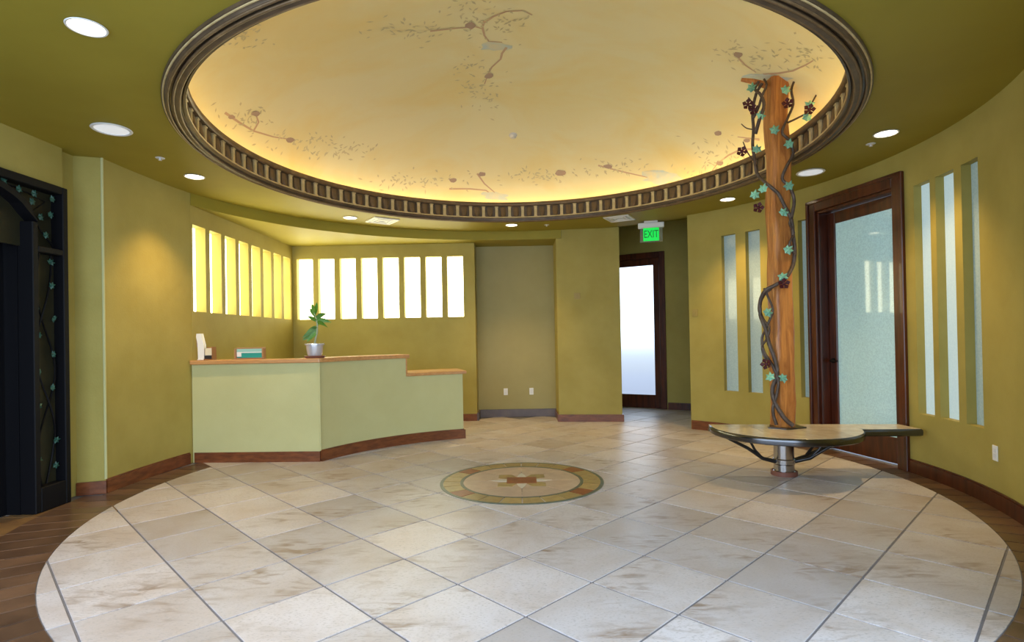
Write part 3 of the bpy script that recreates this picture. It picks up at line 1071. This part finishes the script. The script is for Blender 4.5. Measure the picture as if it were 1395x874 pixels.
rnd = random.Random(11)
for (z0, dx, dy, dz, L, w, dr_) in ((.50, -.25, -.1, 1, .12, .020, 0), (.50, .1, .2, 1, .13, .020, 0), (.47, -.5, .1, .8, .13, .021, .02), (.45, .7, -.1, .6, .15, .021, .05),
                                    (.42, .9, .1, .35, .16, .022, .08), (.40, .85, -.3, .2, .14, .020, .09), (.42, -.6, -.3, .6, .12, .019, .03), (.36, -.7, -.3, -.3, .13, .026, .04),
                                    (.33, -.8, -.2, -.25, .16, .028, .05), (.30, -.6, -.3, -.5, .13, .028, .03), (.27, -.9, -.2, -.2, .15, .026, .03), (.38, .3, .6, .4, .12, .02, .04),
                                    (.44, -.3, .7, .5, .12, .02, .04), (.34, -.3, -.6, .2, .11, .02, .05)):
    f_ = (z0 - .15) / .37
    blade((.034 * math.sin(min(1, f_) * 3), 0, z0), (dx, dy, dz), L * 1.1, w * (1.25 if z0 > .37 else .85), dr_, 'leaf', PLANTG, pp)

# ------------------------------------------------------------------ bench, timber post and iron vine
PX, PY = 2.50, .08
bn = thing('bench', 'half round stone topped bench on a steel pedestal around timber post', 'bench', (PX, PY, 0))
BZ, BR = .452, .665
# outline in local coordinates: round front, straight back, arm toward the wall
bx0 = -.60
back_l, back_r = (-.62, .235), (1.135, .06)
outl = [back_l]
for k in range(33):
    a = 159 + k * (340.5 - 159) / 32
    outl.append((BR * math.cos(rad(a)), BR * math.sin(rad(a))))
outl += [(1.150, -.245), back_r]


def inset(poly, d):
    c = Vector((.05, -.12))
    out = []
    n_ = len(poly)
    for i in range(n_):
        p0, p, p1 = Vector(poly[i - 1]), Vector(poly[i]), Vector(poly[(i + 1) % n_])
        t0, t1 = (p - p0).normalized(), (p1 - p).normalized()
        n0, n1 = Vector((-t0.y, t0.x)), Vector((-t1.y, t1.x))
        nn = (n0 + n1)
        nn = nn / max(.3, nn.length_squared) * 2
        out.append(tuple(p + nn * d))
    return out


inn = inset(outl, .018)
n_ = len(outl)
# steel rim band: rounded section following the outline
mb = MB()
lay = [(inset(outl, .012), BZ), (inset(outl, .002), BZ - .008), (outl, BZ - .03), (inset(outl, .002), BZ - .058), (inset(outl, .014), BZ - .066), (inset(outl, .030), BZ - .062)]
vs = [(p[0], p[1], z) for q, z in lay for p in q]
fs = []
for r in range(len(lay)):
    r2 = (r + 1) % len(lay)
    for i in range(n_):
        j = (i + 1) % n_
        fs.append((r * n_ + i, r * n_ + j, r2 * n_ + j, r2 * n_ + i))
mb.add(vs, fs).build('steel_rim', RIMST, bn, smooth=50)


def clip_half(poly, a, b, keep_left=True):
    a, b = Vector(a), Vector(b)
    n2 = Vector((-(b - a).y, (b - a).x)) * (1 if keep_left else -1)
    out = []
    for i in range(len(poly)):
        p, q = Vector(poly[i]), Vector(poly[(i + 1) % len(poly)])
        dp, dq = (p - a).dot(n2), (q - a).dot(n2)
        if dp >= 0:
            out.append(tuple(p))
        if dp * dq < 0:
            out.append(tuple(p + (q - p) * (dp / (dp - dq))))
    return out


# stone top laid in slabs with fine joints
tp = inset(outl, .014)
cuts = [-.70, -.30, .06, .36, .64, 1.20]
for k in range(5):
    q = clip_half(clip_half(tp, (cuts[k] + .002, 0), (cuts[k] + .002, 1), False), (cuts[k + 1] - .002, 0), (cuts[k + 1] - .002, 1), True)
    if len(q) > 2:
        MB().prism(q, BZ - .03, BZ + .001).build('stone_slab', STONETOP, bn)
MB().lathe([(.0001, 0), (.105, 0), (.105, .035), (.092, .045), (.090, .10), (.098, .11), (.098, .15), (.090, .16), (.088, BZ - .035), (.0001, BZ - .035)], 32).build('pedestal', CHROME, bn, smooth=35)
MB().lathe([(.105, .0005), (.118, .0005), (.118, .04), (.105, .044)], 32, closed=True).build('pedestal_foot', TERRA, bn, smooth=35)
mb = MB()
MB().prism([(-.17, -.06), (-.05, -.17), (.17, -.10), (.16, .09), (-.06, .14)], BZ + .001, BZ + .012).build('post_plate', STEEL, bn)
for a in (190, 343, 8):
    L = .60 if a != 8 else .80
    d = Vector((math.cos(rad(a)), math.sin(rad(a)), 0))
    mb = MB()
    p = [d * .09 + Vector((0, 0, .13)), d * .22 + Vector((0, 0, .165)), d * (L * .62) + Vector((0, 0, .27)), d * L + Vector((0, 0, BZ - .065))]
    mb.tube(p, [.020, .018, .016, .014], 8)
    p = [d * .22 + Vector((0, 0, .165)), d * .30 + Vector((0, 0, .25)), d * .38 + Vector((0, 0, BZ - .06))]
    mb.tube(p, [.013, .012, .012], 8)
    mb.build('bracket', STEEL, bn, smooth=60)

# post
ps = thing('timber_post', 'rough orange timber post rising from the bench into the dome', 'post', (PX, PY, BZ + .0125))
PH = 3.765 - BZ - .0125
mb = MB()
rndp = random.Random(5)
NR, NS = 30, 24
vs, fs = [], []
hw = .088
for r in range(NR + 1):
    z = PH * r / NR
    wob = (.007 * math.sin(r * .9), .007 * math.cos(r * .7))
    for k in range(NS):
        a = 2 * math.pi * (k + .5) / NS
        ca, sa = math.cos(a), math.sin(a)
        q = min(hw / max(abs(ca), abs(sa)), hw * 1.30)
        q *= 1 + rndp.uniform(-.02, .02) + .02 * math.sin(r * .45 + 3 * a)
        x, y = q * ca, q * sa
        c, s = math.cos(rad(3)), math.sin(rad(3))
        vs.append((x * c - y * s + wob[0], x * s + y * c + wob[1], z))
for r in range(NR):
    for k in range(NS):
        fs.append((r * NS + k, r * NS + (k + 1) % NS, (r + 1) * NS + (k + 1) % NS, (r + 1) * NS + k))
fs += [tuple(range(NS))[::-1], tuple(range(NR * NS, NR * NS + NS))]
mb.add(vs, fs).build('trunk', TIMBER, ps, smooth=45)
E_ = Vector((.906, -.423, 0))      # sideways as seen from the entrance
G_ = Vector((-.423, -.906, 0))     # toward the entrance


def pv(px, py, b):
    """point beside the post: px/py read from the photograph, b metres toward the entrance"""
    z = .46 + (583 - py) / 473 * 3.30
    ax = 1067.5 - (583 - py) * .0184
    return E_ * ((px - ax) * .00775) + G_ * b + Vector((0, 0, z - BZ - .0125))


mb = MB()
st = [pv(1047, 116, .05), pv(1032, 108, .06), pv(1020, 103, .06)]
mb.tube(st, [.035, .026, .018], 8)
mb.build('limb_stub', TIMBER, ps, smooth=50)

vn = thing('iron_vine', 'dark iron vine with verdigris leaves twining up the timber post', 'vine', (PX, PY, BZ + .0125))


def smooth_pts(P, n=4):
    out = []
    for i in range(len(P) - 1):
        p0, p1, p2, p3 = P[max(i - 1, 0)], P[i], P[i + 1], P[min(i + 2, len(P) - 1)]
        for k in range(n):
            t = k / n
            out.append(.5 * ((2 * p1) + (p2 - p0) * t + (2 * p0 - 5 * p1 + 4 * p2 - p3) * t * t + (3 * p1 - p0 - 3 * p2 + p3) * t ** 3))
    out.append(P[-1])
    return out


stems = [
    ([(1078, 579, .13), (1068, 568, .145), (1057, 545, .14), (1056, 528, .13), (1061, 510, .14), (1058, 490, .145), (1052, 470, .14), (1048, 450, .12), (1042, 430, .08), (1042, 412, .09), (1048, 398, .13), (1058, 392, .14),
      (1070, 383, .14), (1078, 365, .06), (1080, 345, .05), (1078, 325, .07), (1076, 305, .10), (1068, 285, .13), (1062, 270, .14), (1053, 259, .14), (1046, 250, .12), (1038, 236, .07), (1035, 215, .06), (1033, 195, .06),
      (1034, 175, .06), (1033, 150, .06), (1037, 128, .08), (1044, 116, .10)], .021),
    ([(1060, 579, .13), (1056, 560, .135), (1060, 540, .14), (1062, 520, .145), (1056, 500, .14), (1046, 480, .10), (1044, 462, .08), (1050, 445, .12), (1056, 425, .13), (1050, 405, .12), (1046, 395, .10)], .016),
    ([(1076, 303, .12), (1079, 280, .10), (1074, 262, .13), (1066, 250, .14), (1072, 232, .13), (1078, 215, .06), (1074, 200, .11), (1066, 188, .13), (1072, 170, .12), (1078, 150, .07), (1076, 132, .08), (1079, 120, .07)], .016),
    ([(1072, 176, .12), (1083, 170, .08), (1094, 163, .06), (1099, 150, .06), (1108, 132, .06)], .010),
    ([(1034, 218, .06), (1027, 205, .06), (1022, 190, .07)], .007),
    ([(1034, 175, .06), (1026, 172, .07), (1020, 165, .07)], .006),
    ([(1034, 140, .06), (1028, 130, .07)], .007),
    ([(1054, 396, .13), (1046, 404, .10), (1041, 420, .06), (1045, 436, .09), (1052, 448, .13), (1050, 462, .13), (1044, 474, .10), (1047, 488, .11), (1054, 498, .145)], .014),
    ([(1036, 182, .07), (1041, 165, .11), (1046, 148, .13), (1042, 132, .12), (1036, 122, .09), (1040, 112, .10)], .018),
    ([(1034, 160, .08), (1040, 148, .11), (1044, 134, .13), (1049, 122, .14), (1046, 112, .12)], .014),
    ([(1079, 350, .06), (1074, 338, .12), (1079, 322, .07), (1074, 310, .12), (1078, 296, .09)], .012),
]
for pts, r in stems:
    P = smooth_pts([pv(*p) for p in pts])
    MB().tube(P, [r * (1 - .35 * k / len(P)) for k in range(len(P))], 7).build('stem', VINE, vn, smooth=60)
vleaf = leaf_mesh('leaf', PATINA, 1.5)
rnd = random.Random(9)
face = math.atan2(G_.y, G_.x) - math.pi / 2
for (px, py, b) in ((1032, 119, .10), (1070, 134, .16), (1043, 160, .12), (1058, 185, .17), (1038, 204, .10), (1073, 206, .15), (1095, 156, .09), (1093, 171, .08), (1045, 261, .16), (1036, 267, .12), (1073, 262, .17),
                    (1068, 296, .17), (1073, 346, .15), (1067, 382, .18), (1051, 428, .16), (1053, 514, .18), (1067, 516, .17), (1106, 121, .08), (1050, 440, .15), (1046, 252, .14)):
    if (px, py) in ((1050, 440), (1046, 252)):
        continue
    M = Matrix.Translation(pv(px, py, b)) @ Matrix.Rotation(face + rnd.uniform(-.5, .5), 4, 'Z') @ Matrix.Rotation(rnd.uniform(-.9, .9), 4, 'Y') @ Matrix.Rotation(rnd.uniform(-.35, .35), 4, 'X')
    put('leaf', vleaf, vn, M=M)
# blossoms: five cupped petals round a boss
bl = MB()
for k in range(5):
    a = 2 * math.pi * k / 5
    u, v = Vector((math.cos(a), 0, math.sin(a))), Vector((-math.sin(a), 0, math.cos(a)))
    o_ = Vector((0, .012, 0))
    bl.add([u * .005, u * .026 + v * .017 + o_ * .5, u * .040 + o_ * 1.3, u * .026 - v * .017 + o_ * .5, u * .022 - o_ * .6], [(0, 1, 2), (0, 2, 3), (0, 4, 1), (4, 2, 1), (0, 3, 4), (4, 3, 2)])
bl.lathe([(.0001, -.010), (.012, -.004), (.012, .010), (.0001, .016)], 8, M=Matrix.Rotation(rad(-90), 4, 'X'))
blm = bl.mesh('blossom', PETAL)
for (px, py, b) in ((1028, 142, .11), (1072, 152, .14), (1021, 205, .10), (1040, 286, .14), (1068, 391, .18), (1049, 497, .18), (1095, 163, .10), (1035, 150, .1)):
    M = Matrix.Translation(pv(px, py, b)) @ Matrix.Rotation(face + rnd.uniform(-.4, .4), 4, 'Z') @ Matrix.Rotation(rnd.uniform(-1, 1), 4, 'Y')
    put('blossom', blm, vn, M=M @ Matrix.Scale(1.35, 4))

# ------------------------------------------------------------------ ceiling fittings
trimm = MB().lathe([(.084, -.002), (.094, -.002), (.098, -.005), (.095, -.010), (.086, -.009), (.082, -.002), (.081, .03), (.084, .03)], 32, closed=True).mesh('trim_ring', WHITE, smooth=40)
lensm = MB().lathe([(.0001, -.0045), (.05, -.0045), (.082, -.003), (.082, .002), (.0001, .002)], 28).mesh('lens', LENS, smooth=40)


def can(angle, r, label):
    t = thing('recessed_light', label, 'ceiling light', (*pol(r, angle), ZC - .0005), 0, 'recessed ceiling lights')
    put('trim_ring', trimm, t)
    put('lens', lensm, t)
    l = D.lights.new('lamp', 'SPOT')
    l.energy = CAN_E
    l.color = (1., .66, .27)
    l.spot_size, l.spot_blend = rad(92), .85
    l.shadow_soft_size = .06
    lo = D.objects.new('lamp', l)
    COL.objects.link(lo)
    lo.parent = t
    lo.location = (0, 0, -.03)
    return t


can(-135.2, 3.256, 'lit recessed light on the iron door side, beyond the wide frosted lamp')
can(172.6, 3.329, 'lit recessed light above the curved wall beside the counter')
can(133, 3.389, 'lit recessed light before the alcove soffit, beside a ceiling vent')
can(91.3, 3.207, 'lit recessed light above the tall niche')
can(34.7, 3.279, 'lit recessed light above the frosted slots between timber post and corridor')
can(-7, 3.246, 'lit recessed light near the blue slot windows and a sprinkler')

spk_ring = MB().lathe([(.118, -.002), (.138, -.002), (.142, -.007), (.134, -.013), (.118, -.010)], 40, closed=True).mesh('bezel', WHITE, smooth=40)
FROST = nmat('lit_frosted_lens', (.8, .8, .8), rough=.4, emit=(.86, .92, 1.), estr=.5)
spk_gr = MB().lathe([(.0001, -.010), (.08, -.009), (.119, -.006), (.119, .0), (.0001, .0)], 36).mesh('frosted_lens', FROST, smooth=40)
for (a, r, lab) in ((-164.8, 3.327, 'wide frosted white ceiling lamp above the iron entrance door'), (13.1, 3.242, 'wide frosted white ceiling lamp above the mahogany door')):
    t = thing('ceiling_lamp', lab, 'ceiling lamp', (*pol(r, a), ZC - .0005), 0, 'wide frosted ceiling lamps')
    put('bezel', spk_ring, t)
    put('frosted_lens', spk_gr, t)
spr_c = MB().lathe([(.0001, -.004), (.036, -.004), (.040, -.001), (.040, .0), (.0001, .0)], 24).mesh('escutcheon', LGREY, smooth=40)
spr_h = MB().lathe([(.0001, -.004), (.010, -.005), (.010, -.012), (.006, -.015), (.006, -.019), (.016, -.020), (.016, -.022), (.0001, -.023)], 16).mesh('sprinkler_tip', LGREY, smooth=40)
for (a, r, lab) in ((-177.3, 3.287, 'small sprinkler head between wide frosted lamp and curved wall light'), (81.9, 3.293, 'small sprinkler head near the pier by the niche'),
                    (-2.1, 3.265, 'small sprinkler head beside the light near blue slots')):
    t = thing('sprinkler_head', lab, 'sprinkler', (*pol(r, a), ZC - .0005), 0, 'ceiling sprinkler heads')
    put('escutcheon', spr_c, t)
    put('sprinkler_tip', spr_h, t)
for (a, r, lab) in ((125.3, 3.319, 'white square ceiling vent before the reception alcove'), (62.5, 3.258, 'white square ceiling vent near the exit sign')):
    t = thing('ceiling_vent', lab, 'vent', (*pol(r, a), ZC - .0005), rad(a), 'ceiling vents')
    for s in (.185, .125, .07):
        q = MB()
        q.box(-s, s, -s, -s + .022, -.014, 0).box(-s, s, s - .022, s, -.014, 0).box(-s, -s + .022, -s + .022, s - .022, -.014, 0).box(s - .022, s, -s + .022, s - .022, -.014, 0)
        q.build('vane', WHITE, t)
    MB().box(-.18, .18, -.18, .18, -.004, 0).build('backing', LGREY, t)
sd = px_dome(699, 184)
M = Matrix.Translation(sd[0]) @ Vector((0, 0, 1)).rotation_difference(sd[1]).to_matrix().to_4x4()
t = thing('smoke_detector', 'small white smoke detector on the painted dome', 'smoke detector')
t.matrix_world = M
MB().lathe([(.0001, -.040), (.020, -.040), (.028, -.030), (.044, -.024), (.048, .004), (.0001, .004)], 24).build('housing', WHITE, t, smooth=40)
MB().lathe([(.0485, -.004), (.054, -.004), (.054, .004), (.0485, .004)], 24, closed=True).build('base_ring', LGREY, t, smooth=40)

# exit sign
xs = thing('exit_sign', 'hanging green lit EXIT sign under white canopy at corridor', 'exit sign', (2.02, 3.13, ZC - .0005), rad(-14))
MB().box(-.19, .19, -.045, .045, -.105, -.03).build('canopy', WHITE, xs, bevel=.008)
MB().box(-.10, .10, -.035, .035, -.03, 0).build('ceiling_mount', WHITE, xs, bevel=.006)
MB().box(-.165, .165, -.006, .006, -.315, -.105).build('acrylic_panel', ACRYL, xs)
MB().box(-.115, .115, -.010, -.0065, -.30, -.106).build('green_face', EXITGREEN, xs)
cu = D.curves.new('exit_lettering', 'FONT')
cu.body = 'EXIT'
cu.size = .105
cu.align_x, cu.align_y = 'CENTER', 'CENTER'
cu.extrude = .0012
tmp = D.objects.new('tmp_text', cu)
COL.objects.link(tmp)
bpy.context.view_layer.update()
tm = D.meshes.new_from_object(tmp.evaluated_get(bpy.context.evaluated_depsgraph_get()))
D.objects.remove(tmp)
tm.name = 'exit_lettering'
tm.materials.clear()
tm.materials.append(EXITTXT)
put('exit_lettering', tm, xs, M=Matrix.Translation((0, -.012, -.203)) @ Matrix.Rotation(rad(90), 4, 'X') @ Matrix.Scale(1.5, 4, (0, 1, 0)))

# ------------------------------------------------------------------ wall plates
def outlet(loc, rz, label, group, cat='outlet', name='wall_outlet', hw=.036, hh=.058, mat=WHITE, sockets=True):
    t = thing(name, label, cat, loc, rz, group)      # local -y faces the room
    MB().box(-hw, hw, -.007, 0, -hh, hh).build('cover_plate', mat, t, bevel=.003)
    if sockets:
        for s in (-1, 1):
            MB().box(-.017, .017, -.010, -.007, s * .020 - .014, s * .020 + .014).build('socket', LGREY, t, bevel=.002)
    else:
        MB().box(-.012, .012, -.013, -.007, -.022, .022).build('rocker', mat, t, bevel=.002)
    return t


for x, w_ in ((-.232, 'nearer the counter'), (.21, 'nearer the pier')):
    outlet((x, 4.3595, .43), 0, 'white outlet low on niche wall, %s' % w_, 'niche wall outlets')
outlet((*pol(RW - .001, -15.9), .41), rad(-15.9 - 90), 'white wall plate low on curved wall beside the blue slot windows', None, 'outlet', 'wall_outlet')
pn = math.atan2(-.11, .99)
outlet((.95, 3.6535, 2.0), pn, 'small olive painted cover plate high on the pier', None, 'wall plate', 'wall_plate', .05, .05, nmat('painted_plate', (.36, .27, .075), rough=.5), False)
outlet((*pol(RW - .001, 47.2), 1.66), rad(47.2 - 90), 'small olive painted cover plate on wall edge beside the corridor', None, 'wall plate', 'wall_plate', .04, .05, MATS['painted_plate'], False)
